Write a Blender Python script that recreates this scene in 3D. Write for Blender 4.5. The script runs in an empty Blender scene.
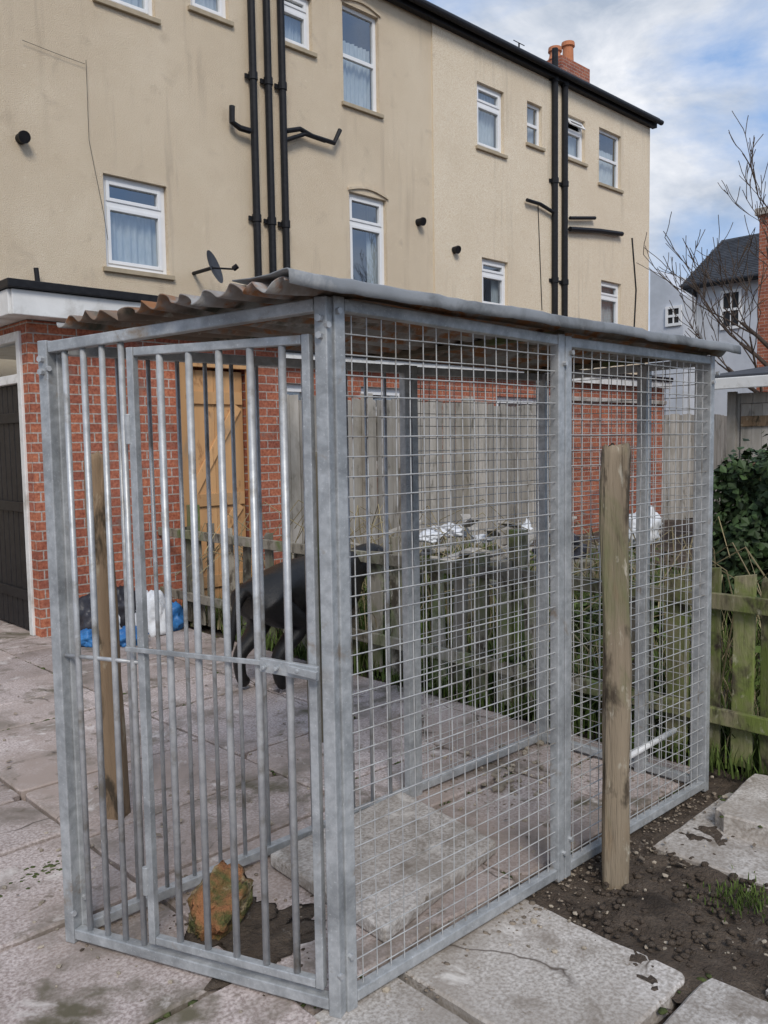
import bpy, bmesh, math, random
from mathutils import Vector, Matrix, noise
random.seed(7)
rad=math.radians
S=bpy.context.scene
# ------------------------------------------------------------ camera
F=850.0
CAMP=Vector((0,0,1.45))
CR=(Matrix.Rotation(rad(-43.7),3,'Z')@Matrix.Rotation(rad(90-4.57),3,'X')@Matrix.Rotation(rad(-0.9),3,'Z'))
cd=bpy.data.cameras.new("camera"); co=bpy.data.objects.new("camera",cd); S.collection.objects.link(co)
cd.sensor_fit='VERTICAL'; cd.sensor_height=24; cd.sensor_width=18; cd.lens=F/1024*24; cd.clip_end=1000; cd.clip_start=0.05
co.matrix_world=Matrix.Translation(CAMP)@CR.to_4x4()
S.camera=co
# site survey helpers: photo ray -> point on a real plane of the site
CRi=CR.transposed()
def ray(u,v): return CR@Vector(((u-384)/F,-(v-512)/F,-1))
def G(u,v,z=0.0):
    d=ray(u,v); t=(z-CAMP.z)/d.z; return CAMP+d*t
def PY(u,v,Y):
    d=ray(u,v); t=(Y-CAMP.y)/d.y; return CAMP+d*t
def PX(u,v,X):
    d=ray(u,v); t=(X-CAMP.x)/d.x; return CAMP+d*t
def ZT(P,v):
    lo,hi=0,4
    for _ in range(40):
        m=(lo+hi)/2; q=CRi@(Vector((P.x,P.y,m))-CAMP); vv=512+F*q.y/q.z
        if vv>v: lo=m
        else: hi=m
    return lo

# ------------------------------------------------------------ materials
def newmat(name):
    m=bpy.data.materials.new(name); m.use_nodes=True
    nt=m.node_tree; return m,nt,nt.nodes,nt.links,nt.nodes["Principled BSDF"]
def noise_node(nt,vec,scale,detail=4,rough=.6,dist=0):
    n=nt.nodes.new("ShaderNodeTexNoise"); n.inputs["Scale"].default_value=scale
    n.inputs["Detail"].default_value=detail; n.inputs["Roughness"].default_value=rough
    n.inputs["Distortion"].default_value=dist
    nt.links.new(vec,n.inputs["Vector"]); return n.outputs["Fac"]
def ramp(nt,fac,p0,p1,c0=(0,0,0,1),c1=(1,1,1,1)):
    r=nt.nodes.new("ShaderNodeValToRGB"); e=r.color_ramp.elements
    e[0].position=p0; e[0].color=c0; e[1].position=p1; e[1].color=c1
    nt.links.new(fac,r.inputs[0]); return r.outputs[0]
def mixc(nt,fac,a,b,mode='MIX'):
    m=nt.nodes.new("ShaderNodeMix"); m.data_type='RGBA'; m.blend_type=mode
    for s,v in ((m.inputs[0],fac),(m.inputs[6],a),(m.inputs[7],b)):
        if isinstance(v,(int,float)): s.default_value=v
        elif isinstance(v,tuple): s.default_value=(v[0],v[1],v[2],1)
        else: nt.links.new(v,s)
    return m.outputs[2]
def mapped(nt,stretch=(1,1,1)):
    tc=nt.nodes.new("ShaderNodeTexCoord"); mp=nt.nodes.new("ShaderNodeMapping")
    mp.inputs["Scale"].default_value=stretch
    nt.links.new(tc.outputs["Object"],mp.inputs["Vector"]); return mp.outputs["Vector"]
def bump(nt,bs,h,strength,dist=.01):
    b=nt.nodes.new("ShaderNodeBump"); b.inputs["Strength"].default_value=strength; b.inputs["Distance"].default_value=dist
    nt.links.new(h,b.inputs["Height"]); nt.links.new(b.outputs[0],bs.inputs["Normal"])
def M(name,a,b,scale=6,rough=.85,metal=0,bmp=.3,bscale=80,stretch=(1,1,1),island=0,stains=(),fine=None,bd=.01,spec=.3,streak=None,sst=None,cracks=None):
    m,nt,N,L,bs=newmat(name)
    vec=mapped(nt,stretch)
    col=mixc(nt,ramp(nt,noise_node(nt,vec,scale),.3,.7),a,b)
    if fine:
        col=mixc(nt,fine[1],col,ramp(nt,noise_node(nt,vec,fine[0],2),.35,.65),'SOFT_LIGHT')
    sv=mapped(nt,sst) if sst else vec
    for sc,lo,hi,c in stains:
        col=mixc(nt,ramp(nt,noise_node(nt,sv,sc,5,.65,.4),lo,hi),col,c)
    if streak:
        v2=mapped(nt,(1,1,.07)); k=ramp(nt,noise_node(nt,v2,streak[0],4,.7),streak[1],streak[2])
        mm=nt.nodes.new("ShaderNodeMath"); mm.operation='MULTIPLY'; nt.links.new(k,mm.inputs[0]); nt.links.new(ramp(nt,noise_node(nt,mapped(nt),.6,3),.4,.62),mm.inputs[1])
        col=mixc(nt,mm.outputs[0],col,streak[3])
    if cracks:
        vo=N.new("ShaderNodeTexVoronoi"); vo.feature='DISTANCE_TO_EDGE'; vo.inputs["Scale"].default_value=cracks[0]
        nn=N.new("ShaderNodeTexNoise"); nn.inputs["Scale"].default_value=4; nn.inputs["Detail"].default_value=3; L.new(vec,nn.inputs["Vector"])
        va=N.new("ShaderNodeVectorMath"); va.operation='MULTIPLY_ADD'; va.inputs[1].default_value=(.16,.16,.16); L.new(nn.outputs["Color"],va.inputs[0]); L.new(vec,va.inputs[2])
        L.new(va.outputs[0],vo.inputs["Vector"])
        ln=ramp(nt,vo.outputs["Distance"],.001,.006,(1,1,1,1),(0,0,0,1))
        mm=nt.nodes.new("ShaderNodeMath"); mm.operation='MULTIPLY'; L.new(ln,mm.inputs[0]); L.new(ramp(nt,noise_node(nt,vec,1.1,2),.54,.60),mm.inputs[1])
        col=mixc(nt,mm.outputs[0],col,cracks[1])
    if island:
        g=N.new("ShaderNodeNewGeometry")
        r=ramp(nt,g.outputs["Random Per Island"],0,1,(1-island,)*3+(1,),(1+island,)*3+(1,))
        col=mixc(nt,1.0,col,r,'MULTIPLY')
    L.new(col,bs.inputs["Base Color"])
    bs.inputs["Roughness"].default_value=rough; bs.inputs["Metallic"].default_value=metal
    bs.inputs["Specular IOR Level"].default_value=spec
    if bmp: bump(nt,bs,noise_node(nt,vec,bscale,4,.7),bmp,bd)
    return m
def brickmat(name,axis,c1=(.38,.125,.065),c2=(.26,.08,.05),mortar=(.36,.32,.28),bw=.225,rh=.075):
    m,nt,N,L,bs=newmat(name)
    tc=N.new("ShaderNodeTexCoord"); sp=N.new("ShaderNodeSeparateXYZ"); cb=N.new("ShaderNodeCombineXYZ")
    L.new(tc.outputs["Object"],sp.inputs[0]); L.new(sp.outputs[axis],cb.inputs[0]); L.new(sp.outputs[2],cb.inputs[1])
    bt=N.new("ShaderNodeTexBrick"); L.new(cb.outputs[0],bt.inputs["Vector"])
    bt.inputs["Scale"].default_value=1; bt.inputs["Brick Width"].default_value=bw; bt.inputs["Row Height"].default_value=rh
    bt.inputs["Mortar Size"].default_value=.006; bt.inputs["Mortar Smooth"].default_value=.3; bt.inputs["Bias"].default_value=-.1
    bt.inputs["Color1"].default_value=(*c1,1); bt.inputs["Color2"].default_value=(*c2,1); bt.inputs["Mortar"].default_value=(*mortar,1)
    n=noise_node(nt,tc.outputs["Object"],2.2); n2=noise_node(nt,tc.outputs["Object"],40)
    col=mixc(nt,.75,bt.outputs["Color"],ramp(nt,n,.3,.7,(.28,.28,.28,1),(.72,.72,.72,1)),'SOFT_LIGHT')
    col=mixc(nt,.6,col,ramp(nt,n2,.3,.7),'SOFT_LIGHT')
    col=mixc(nt,ramp(nt,noise_node(nt,tc.outputs["Object"],5,5,.7),.58,.72),col,(.17,.12,.10))
    L.new(col,bs.inputs["Base Color"]); bs.inputs["Roughness"].default_value=.9
    bump(nt,bs,mixc(nt,.3,bt.outputs["Fac"],n2),-.6,.006)
    return m

galv=M("galvanised_steel",(.33,.345,.35),(.50,.515,.52),38,.5,.3,.15,30,stains=((6,.48,.68,(.24,.25,.255)),(160,.6,.75,(.66,.67,.67)),(9,.62,.74,(.27,.22,.17))),spec=.5)
galv2=M("galvanised_bar",(.37,.38,.39),(.55,.56,.56),28,.45,.35,.1,30,stains=((8,.54,.68,(.25,.235,.205)),),spec=.5)
wirem=M("mesh_wire",(.40,.40,.40),(.57,.57,.55),25,.6,.25,0,stains=((5,.53,.66,(.25,.225,.19)),))
roofm=M("roof_sheet",(.27,.265,.26),(.38,.375,.36),5,.75,.15,.2,60,stains=((3.2,.42,.56,(.20,.15,.115)),(7,.50,.60,(.27,.125,.055)),(5,.56,.66,(.085,.085,.065)),(14,.6,.7,(.40,.37,.32))))
flashm=M("lead_flashing",(.20,.21,.22),(.29,.30,.305),4,.65,.1,.15,40,stains=((5,.48,.66,(.125,.13,.13)),(9,.6,.72,(.36,.36,.35))))
renderA=M("pebbledash_render",(.70,.575,.415),(.77,.65,.485),.9,.95,0,1.0,80,stains=((.45,.46,.75,(.64,.52,.37)),(2.2,.58,.78,(.56,.455,.33)),(14,.62,.74,(.82,.71,.55))),fine=(140,.85),bd=.016,streak=(3.2,.54,.74,(.50,.40,.29)))
renderB=M("smooth_render",(.75,.635,.475),(.80,.685,.52),.8,.95,0,.8,80,stains=((.4,.5,.78,(.69,.57,.415)),(5,.62,.78,(.62,.51,.38))),fine=(140,.75),bd=.014,streak=(3.2,.54,.74,(.54,.45,.33)))
blackp=M("black_paint",(.010,.010,.012),(.022,.022,.024),20,.5,0,.1,40,spec=.2)
upvc=M("white_upvc",(.76,.77,.77),(.82,.82,.82),5,.35,0,0)
whitep=M("white_paint",(.66,.66,.64),(.78,.78,.76),5,.6,0,.1,30,stains=((4,.5,.75,(.42,.40,.36)),))
sillm=M("stone_sill",(.36,.30,.21),(.46,.38,.27),9,.9)
slate=M("slate_roof",(.045,.05,.06),(.08,.085,.095),8,.7,0,.3,20,stains=((2,.5,.8,(.03,.03,.035)),),island=.2)
brickY=brickmat("red_brick_front",0); brickX=brickmat("red_brick_side",1)
terra=M("terracotta",(.45,.17,.08),(.55,.22,.11),10,.8)
pave=M("paving_concrete",(.37,.31,.285),(.50,.43,.40),2.2,.93,0,.3,110,island=.16,stains=((.9,.44,.64,(.31,.25,.215)),(3.2,.50,.66,(.22,.185,.155)),(1.6,.58,.67,(.12,.105,.07)),(8,.60,.70,(.16,.13,.10)),(5,.60,.70,(.58,.53,.49))),fine=(90,.55),bd=.004,cracks=(1.1,(.08,.065,.05)))
conc=M("grey_concrete",(.40,.365,.325),(.53,.49,.45),3,.93,0,.35,90,island=.12,stains=((1.4,.44,.66,(.29,.25,.21)),(4,.53,.68,(.21,.175,.14)),(7,.60,.70,(.62,.58,.53)),(13,.64,.72,(.18,.145,.11))),fine=(90,.55),bd=.005,cracks=(1.3,(.09,.07,.055)))
soil=M("soil",(.085,.063,.047),(.155,.12,.09),9,.98,0,1.0,60,stains=((26,.62,.72,(.25,.215,.18)),(5,.52,.68,(.055,.042,.032))),bd=.03)
dirtm=M("dry_dirt",(.17,.135,.10),(.27,.22,.17),14,.98,0,.7,50,island=.3)
stone=M("stones",(.27,.23,.18),(.42,.36,.28),20,.95,0,.6,60,island=.35)
woodpost=M("weathered_post",(.16,.125,.085),(.36,.29,.205),7,.94,0,1.0,22,stretch=(1,1,.07),sst=(1,1,.35),stains=((5,.50,.66,(.15,.155,.075)),(9,.53,.63,(.075,.058,.04)),(24,.58,.68,(.42,.38,.30)),(3,.55,.66,(.21,.145,.085))),bd=.02)
woodbrown=M("brown_post_wood",(.16,.105,.06),(.30,.21,.13),7,.94,0,1.0,22,stretch=(1,1,.07),sst=(1,1,.35),stains=((9,.52,.63,(.065,.048,.03)),(20,.58,.68,(.36,.29,.2))),bd=.02)
woodgrey=M("grey_fence_wood",(.29,.265,.225),(.43,.40,.355),10,.93,0,.6,30,stretch=(1,1,.12),sst=(1,1,.4),island=.28,stains=((3,.48,.7,(.22,.20,.165)),(6,.58,.72,(.10,.09,.07))))
woodmoss=M("mossy_wood",(.13,.12,.065),(.28,.25,.16),8,.95,0,.8,30,stretch=(1,1,.2),sst=(1,1,.6),island=.35,stains=((5,.42,.60,(.13,.165,.04)),(9,.54,.68,(.05,.04,.03)),(20,.6,.7,(.31,.30,.21))))
woodold=M("old_picket_wood",(.17,.15,.115),(.30,.275,.225),8,.95,0,.8,30,stretch=(1,1,.2),sst=(1,1,.6),island=.45,stains=((4,.48,.66,(.115,.14,.05)),(9,.50,.64,(.06,.05,.035)),(20,.6,.7,(.33,.31,.26))))
wooddark=M("dark_post_wood",(.09,.075,.055),(.17,.15,.11),8,.95,0,.8,30,stretch=(1,1,.15),sst=(1,1,.4),stains=((6,.48,.66,(.09,.11,.04)),))
woodnew=M("new_gate_wood",(.44,.24,.105),(.57,.34,.16),6,.75,0,.3,30,stretch=(1,1,.08),sst=(1,1,.5),island=.18,stains=((12,.58,.70,(.27,.13,.055)),(4,.55,.7,(.33,.22,.13))))
grassm=M("grass_blades",(.055,.085,.02),(.11,.15,.04),3,.85,0,0,island=.45,spec=.15)
dryg=M("dry_stalks",(.20,.16,.09),(.3,.25,.14),3,.9,0,0,island=.3)
leafm=M("ivy_leaves",(.018,.036,.012),(.045,.075,.025),4,.55,0,0,island=.6,spec=.25)
leafb=M("bramble_leaves",(.035,.055,.014),(.09,.12,.035),4,.7,0,0,island=.6,spec=.2)
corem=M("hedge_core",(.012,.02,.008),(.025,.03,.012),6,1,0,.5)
mossm=M("moss",(.05,.065,.02),(.10,.12,.04),20,1,0,.8,90)
fur=M("black_fur",(.005,.005,.005),(.011,.010,.009),30,.42,0,.35,140,spec=.4)
bark=M("bark",(.06,.045,.035),(.12,.09,.07),12,.95,0,.5,30)
palewall=M("pale_blue_render",(.52,.55,.60),(.60,.63,.68),1.5,.9,0,.2,stains=((.8,.5,.75,(.42,.45,.48)),))
bagw=M("white_plastic",(.60,.62,.64),(.76,.77,.78),8,.45,0,.4,14)
bagb=M("blue_plastic",(.02,.10,.28),(.05,.20,.45),8,.45,0,.4,14)
bagk=M("dark_plastic",(.015,.015,.02),(.05,.05,.06),8,.4,0,.4,14)
mossbrick=M("broken_brick",(.42,.19,.085),(.29,.13,.06),7,.95,0,1.0,35,stains=((6,.42,.54,(.13,.13,.045)),(11,.54,.64,(.44,.34,.20)),(14,.58,.66,(.07,.05,.04))),bd=.03)
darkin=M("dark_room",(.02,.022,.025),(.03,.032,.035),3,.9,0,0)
def glassmat():
    m=bpy.data.materials.new("window_glass"); m.use_nodes=True; nt=m.node_tree; nt.nodes.clear()
    o=nt.nodes.new("ShaderNodeOutputMaterial"); t=nt.nodes.new("ShaderNodeBsdfTransparent"); g=nt.nodes.new("ShaderNodeBsdfGlossy"); mx=nt.nodes.new("ShaderNodeMixShader")
    t.inputs[0].default_value=(.80,.84,.86,1); g.inputs["Roughness"].default_value=.03; g.inputs[0].default_value=(.8,.85,.9,1)
    mx.inputs[0].default_value=.28
    nt.links.new(t.outputs[0],mx.inputs[1]); nt.links.new(g.outputs[0],mx.inputs[2]); nt.links.new(mx.outputs[0],o.inputs[0]); return m
glass=glassmat()
curt=M("net_curtain",(.50,.54,.54),(.68,.70,.70),14,.9,0,0,stretch=(3,1,.5))

# ------------------------------------------------------------ mesh builder
class MB:
    def __init__(s): s.v=[];s.f=[];s.m=[]
    def poly(s,pts,mi=0):
        b=len(s.v); s.v+= [tuple(p) for p in pts]; s.f.append(tuple(range(b,b+len(pts)))); s.m.append(mi)
    def hexa(s,c,mi=0):
        b=len(s.v); s.v+=[tuple(p) for p in c]
        for q in ((3,2,1,0),(4,5,6,7),(0,1,5,4),(1,2,6,5),(2,3,7,6),(3,0,4,7)):
            s.f.append(tuple(b+i for i in q)); s.m.append(mi)
    def box(s,x0,x1,y0,y1,z0,z1,mi=0):
        s.hexa([(x0,y0,z0),(x1,y0,z0),(x1,y1,z0),(x0,y1,z0),(x0,y0,z1),(x1,y0,z1),(x1,y1,z1),(x0,y1,z1)],mi)
    def beam(s,p,q,w,d,mi=0,side=None):
        p=Vector(p);q=Vector(q);a=(q-p).normalized()
        if side is None: side=Vector((0,0,1)).cross(a) if abs(a.z)<.95 else Vector((1,0,0))
        side=Vector(side); side=(side-a*side.dot(a)).normalized(); up=a.cross(side)
        o=[(-w/2,-d/2),(w/2,-d/2),(w/2,d/2),(-w/2,d/2)]
        s.hexa([p+side*x+up*y for x,y in o]+[q+side*x+up*y for x,y in o],mi)
    def tube(s,pts,r,n=8,mi=0,cap=True):
        pts=[Vector(p) for p in pts]; rs=r if isinstance(r,(list,tuple)) else [r]*len(pts)
        b=len(s.v); ref=None
        for i,p in enumerate(pts):
            a=(pts[min(i+1,len(pts)-1)]-pts[max(i-1,0)]).normalized()
            if ref is None: ref=a.orthogonal().normalized()
            ref=(ref-a*ref.dot(a)); 
            if ref.length<1e-5: ref=a.orthogonal()
            ref.normalize(); u2=a.cross(ref)
            for k in range(n):
                t=2*math.pi*k/n; s.v.append(tuple(p+(ref*math.cos(t)+u2*math.sin(t))*rs[i]))
        for i in range(len(pts)-1):
            for k in range(n):
                k2=(k+1)%n; s.f.append((b+i*n+k,b+i*n+k2,b+(i+1)*n+k2,b+(i+1)*n+k)); s.m.append(mi)
        if cap:
            s.f.append(tuple(b+k for k in reversed(range(n)))); s.m.append(mi)
            e=b+(len(pts)-1)*n; s.f.append(tuple(e+k for k in range(n))); s.m.append(mi)
    def obj(s,name,mats,parent=None,smooth=False,bevel=0,seg=2):
        me=bpy.data.meshes.new(name); me.from_pydata(s.v,[],s.f); 
        if not isinstance(mats,(list,tuple)): mats=[mats]
        for m in mats: me.materials.append(m)
        for p,i in zip(me.polygons,s.m): p.material_index=i; p.use_smooth=smooth
        me.update(); o=bpy.data.objects.new(name,me); S.collection.objects.link(o)
        if parent: o.parent=parent
        if bevel:
            bv=o.modifiers.new("bevel",'BEVEL'); bv.width=bevel; bv.segments=seg; bv.limit_method='ANGLE'
        return o
def empty(name):
    e=bpy.data.objects.new(name,None); S.collection.objects.link(e); return e
def rnd(a,b): return random.uniform(a,b)
def lump(name,c,size,mat,amp=.25,freq=1.3,sub=3,parent=None,smooth=True,seed=0,rot=0):
    bm=bmesh.new(); bmesh.ops.create_icosphere(bm,subdivisions=sub,radius=1)
    for v in bm.verts:
        d=1+amp*noise.noise(v.co*freq+Vector((seed*7.1,3,1)))+amp*.5*noise.noise(v.co*freq*3+Vector((seed*3.1,9,1)))
        v.co=v.co*d; v.co=Vector((v.co.x*size[0],v.co.y*size[1],max(v.co.z,-.75)*size[2]))
    me=bpy.data.meshes.new(name); bm.to_mesh(me); bm.free(); me.materials.append(mat)
    for p in me.polygons: p.use_smooth=smooth
    o=bpy.data.objects.new(name,me); S.collection.objects.link(o); o.location=c; o.rotation_euler=(0,0,rot)
    if parent: o.parent=parent
    return o

# ------------------------------------------------------------ ground
g=MB()
g.poly([(-300,-300,-.05),(300,-300,-.05),(300,300,-.05),(-300,300,-.05)])
g.obj("ground",soil)
pv=MB(); moss=MB()
def pebble(mb,c,r,flat=1):
    b=len(mb.v); bm=bmesh.new(); bmesh.ops.create_icosphere(bm,subdivisions=1,radius=r)
    sx,sy,sz=rnd(.7,1.3),rnd(.7,1.3),rnd(.45,.8)*flat
    for v in bm.verts:
        q=v.co*(1+rnd(-.2,.2)); mb.v.append((c[0]+q.x*sx,c[1]+q.y*sy,c[2]+q.z*sz+r*.35*flat))
    for f in bm.faces: mb.f.append(tuple(b+v.index for v in f.verts)); mb.m.append(0)
    bm.free()
def slab(x0,x1,y0,y1,th=.05,top=0.0,mb=None,ang=None,chip=True):
    """paving slab with ragged edges"""
    j=.007; mb=mb or pv
    c=Vector(((x0+x1)/2,(y0+y1)/2,0)); a=rad(rnd(-1.0,1.0)) if ang is None else ang
    tx,ty=rnd(-.010,.010),rnd(-.010,.010); R=Matrix.Rotation(a,3,'Z')
    cr=[(x0+j,y0+j),(x1-j,y0+j),(x1-j,y1-j),(x0+j,y1-j)]; ring=[]
    for i in range(4):
        p=Vector((*cr[i],0)); q=Vector((*cr[(i+1)%4],0)); n=max(2,int((q-p).length/.04))
        inw=(c-(p+q)/2).normalized()
        for k in range(n):
            s=p.lerp(q,k/n); d=.008*abs(noise.noise(Vector((s.x*13,s.y*13,0))))+.03*max(0,noise.noise(Vector((s.x*3.1,s.y*3.1,7)))-.25)
            if k==0: s=s+(c-s).normalized()*(rnd(.004,.012) if random.random()<.75 else rnd(.02,.07))
            ring.append(s+inw*d)
    pts=[c+R@(s-c) for s in ring]; b=len(mb.v); n=len(pts)
    for s in pts: mb.v.append((s.x,s.y,top-th))
    for s in pts: mb.v.append((s.x,s.y,top-.006+(s.x-c.x)*tx+(s.y-c.y)*ty))
    for s in pts:
        q=s+(c-s).normalized()*.008; mb.v.append((q.x,q.y,top+(s.x-c.x)*tx+(s.y-c.y)*ty))
    for l in (0,1):
        for k in range(n):
            k2=(k+1)%n; mb.f.append((b+l*n+k,b+l*n+k2,b+(l+1)*n+k2,b+(l+1)*n+k)); mb.m.append(0)
    mb.f.append(tuple(b+2*n+k for k in range(n))); mb.m.append(0)
    for _ in range(int(((x1-x0)+(y1-y0))*20)):
        if random.random()<.5: q=Vector((rnd(x0,x1),random.choice((y0,y1))+random.gauss(0,.008),0))
        else: q=Vector((random.choice((x0,x1))+random.gauss(0,.008),rnd(y0,y1),0))
        if noise.noise(q*1.3)>-.02: pebble(moss,(q.x,q.y,top-.012),rnd(.004,.016),.6)
row=0; xs=-3.4
while xs<3.3:
    w=[.9,.62,.9,.75][row%4]
    x1=min(xs+w,3.52)
    y=1.66 if xs>0.7 else -.5
    while y<8.5:
        d=[.6,.9,.6,.45][(row+int(y*2))%4]
        skip = (xs>2.5 and y>6.2)
        if not skip: slab(xs,x1,y,min(y+d,8.6))
        y+=d
    xs+=w; row+=1
pv.obj("paving",pave)
fc=MB()
slab(.85,1.62,.2,.98,mb=fc,ang=0); slab(.85,1.55,.99,1.64,mb=fc,ang=0)
slab(1.56,2.12,1.02,1.64,mb=fc,ang=0.0); slab(1.63,2.16,.3,1.0,mb=fc,ang=0.02)
slab(2.72,3.4,1.05,1.50,top=-.005,mb=fc,ang=.03); slab(2.12,2.6,.1,.86,mb=fc,ang=-.05)
slab(2.85,3.6,.3,1.03,mb=fc,ang=.03)
slab(3.00,3.50,1.10,1.42,th=.07,top=.065,mb=fc,ang=.1)
fc.obj("concrete_path",conc)
p=G(40,872)
for _ in range(160): pebble(moss,(random.gauss(p.x,.05),random.gauss(p.y,.03),-.004),rnd(.004,.012),.5)
moss.obj("moss",mossm,smooth=True)
sp=MB(); nx,ny=90,90
for i in range(nx+1):
    for j in range(ny+1):
        X=2.0+1.6*i/nx; Y=.0+1.66*j/ny
        z=-.015+.03*noise.noise(Vector((X*4,Y*4,0)))+.018*noise.noise(Vector((X*14,Y*14,3)))+.010*noise.noise(Vector((X*38,Y*38,3)))
        sp.v.append((X,Y,z))
for i in range(nx):
    for j in range(ny):
        a=i*(ny+1)+j; sp.f.append((a,a+ny+1,a+ny+2,a+1)); sp.m.append(0)
sp.obj("soil_patch",soil,smooth=True)
gd=MB(); nx,ny=50,40
for i in range(nx+1):
    for j in range(ny+1):
        X=3.66+14*i/nx; Y=-3+11.8*j/ny
        gd.v.append((X,Y,.0+.06*noise.noise(Vector((X*1.3,Y*1.3,0)))))
for i in range(nx):
    for j in range(ny):
        a=i*(ny+1)+j; gd.f.append((a,a+ny+1,a+ny+2,a+1)); gd.m.append(0)
gd.obj("garden_ground",soil,smooth=True)

# ------------------------------------------------------------ dog kennel
K=empty("dog_kennel")
N_=G(338,1014); L_=G(74,940); R_=G(703,790); B_=G(541,742)
MID=G(566,880)
MID=N_+(R_-N_)*((MID-N_).dot(R_-N_)/(R_-N_).length_squared)
BM=L_.lerp(B_,.62)
tops={'N':ZT(N_,297),'L':ZT(L_,341),'R':ZT(R_,356),'B':ZT(B_,374),'M':ZT(MID,335)}
tBM=tops['L']*.38+tops['B']*.62
fr=MB(); w=.034
def panel(p,q,zt0,zt1,e0=.0,e1=.0,zb=.03):
    a=(q-p).normalized(); p=p+a*e0; q=q-a*e1
    fr.beam(p,p+Vector((0,0,zt0)),w,w,0,side=a)
    fr.beam(q,q+Vector((0,0,zt1)),w,w,0,side=a)
    h=w/2+.001
    fr.beam(p+a*h+Vector((0,0,zt0-.019)),q-a*h+Vector((0,0,zt1-.019)),w-.003,w-.003)
    fr.beam(p+a*h+Vector((0,0,zb)),q-a*h+Vector((0,0,zb)),w-.003,w-.003)
    return p,q
NR=(R_-N_).normalized(); NRn=Vector((-NR.y,NR.x,0))
pF=panel(L_,N_,tops['L'],tops['N'])
pA=panel(N_+NR*.037,MID,tops['N']+.004,tops['M'],0,.018)
pB=panel(MID,R_,tops['M']-.003,tops['R'],.020,0)
pE=panel(R_+NRn*.037+NR*.003,B_,tops['R']-.003,tops['B'],0,.02)
em=(R_+NRn*.037).lerp(B_,.5)
for k in range(20):
    q=CRi@(em+Vector((0,0,.8))-CAMP); uu=384-F*q.x/q.z
    em=em+(B_-R_).normalized()*(.004 if uu>642 else -.004)*3
fr.beam(em,em+Vector((0,0,1.76)),.045,.045)
LB=(B_-L_).normalized()
pC=panel(L_+LB*.037,BM,tops['L']-.003,tBM,0,.018)
pD=panel(BM,B_,tBM-.002,tops['B']+.003,.02,.0)
fr.obj("frame",galv,parent=K,bevel=.003)
bo=MB()
for P,zz in ((N_,1.74),(N_,.12),(L_,1.68),(L_,.1),(MID,1.7),(MID,.1),(R_,1.68)):
    for dx in (-.006,.030):
        q=P+NR*dx-NRn*.016+Vector((0,0,zz+dx)); bo.tube([q-NRn*.012,q],.008,6)
a=(N_-L_).normalized(); nrm=Vector((a.y,-a.x,0)); 
if nrm.x>0: nrm=-nrm
for P,zz in ((L_,1.70),(L_,1.665),(N_,1.75),(N_,1.71)):
    bo.tube([P+nrm*.014+Vector((0,0,zz)),P+nrm*.03+Vector((0,0,zz))],.009,6)
bo.obj("bolts",galv2,parent=K)
br=MB()
def fp(t,z,off=0): return L_.lerp(N_,t)+nrm*off+Vector((0,0,z))
for t in (.075,.15,.225,.30):
    br.tube([fp(t,.04),fp(t,tops['L']+(tops['N']-tops['L'])*t-.03)],.0085,10)
br.tube([fp(.02,.86,.0),fp(.33,.862,.0)],.006,8)
for t in (.455,.56,.665,.77,.875):
    br.tube([fp(t,.09,.012),fp(t,1.70,.012)],.0095,10)
d=.11; LL=(BM-L_).length
while d<LL-.05:
    q=L_+LB*d; br.tube([q+Vector((0,0,.04)),q+Vector((0,0,1.74))],.007,8); d+=.10
br.obj("bars",galv2,parent=K,smooth=True)
dr=MB(); fa=a
for t in (.352,.955):
    dr.beam(fp(t,.07,.012),fp(t,1.715,.012),.022,.022,0,side=fa)
dr.beam(fp(.367,1.703,.012),fp(.941,1.703,.012),.022,.022)
dr.beam(fp(.367,.082,.012),fp(.941,.082,.012),.022,.022)
dr.beam(fp(.30,.905,.03),fp(.95,.905,.03),.006,.014)
dr.beam(fp(.80,.905,.042),fp(.985,.895,.042),.014,.036)
dr.beam(fp(.90,.905,.056),fp(.99,.895,.056),.012,.020)
for t in (.82,.86,.93): dr.tube([fp(t,.902,.05),fp(t,.902,.064)],.006,6)
for zz in (.25,1.5): dr.tube([fp(.335,zz-.04,.02),fp(.335,zz+.04,.02)],.010,8)
dr.obj("door",galv,parent=K,bevel=.002)
def wiremesh(p,q,zt0,zt1,r=.0019,step=.05,z0=.045):
    mb=MB(); a=(q-p); Ln=a.length; a.normalize(); nn=Vector((a.y,-a.x,0))
    k=int(Ln/step); st=Ln/k; sg=5
    for i in range(1,k):
        t=i*st; zt=zt0+(zt1-zt0)*t/Ln-.035
        pts=[]
        for m_ in range(sg+1):
            zz=z0+(zt-z0)*m_/sg; o=noise.noise(Vector((t*3,zz*3,1)))*.005 if 0<m_<sg else 0
            pts.append(p+a*(t+o*.5)+nn*o+Vector((0,0,zz)))
        mb.tube(pts,r,5,cap=False)
    z=z0+step*.5
    while z<min(zt0,zt1)-.04:
        pts=[]
        for m_ in range(sg+1):
            t=.01+(Ln-.02)*m_/sg; o=noise.noise(Vector((t*3,z*3,1)))*.005 if 0<m_<sg else 0
            pts.append(p+a*t+nn*(r*1.8+o)+Vector((0,0,z+o*.5)))
        mb.tube(pts,r,5,cap=False); z+=step
    return mb
wiremesh(pA[0],pA[1],tops['N'],tops['M']).obj("mesh_panel",wirem,parent=K,smooth=True)
wiremesh(pB[0],pB[1],tops['M'],tops['R']).obj("mesh_panel_2",wirem,parent=K,smooth=True)
wiremesh(pE[0],pE[1],tops['R'],tops['B'],.0017).obj("mesh_panel_3",wirem,parent=K,smooth=True)
wiremesh(pD[0],pD[1],tBM,tops['B'],.0017).obj("mesh_panel_4",wirem,parent=K,smooth=True)
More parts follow.
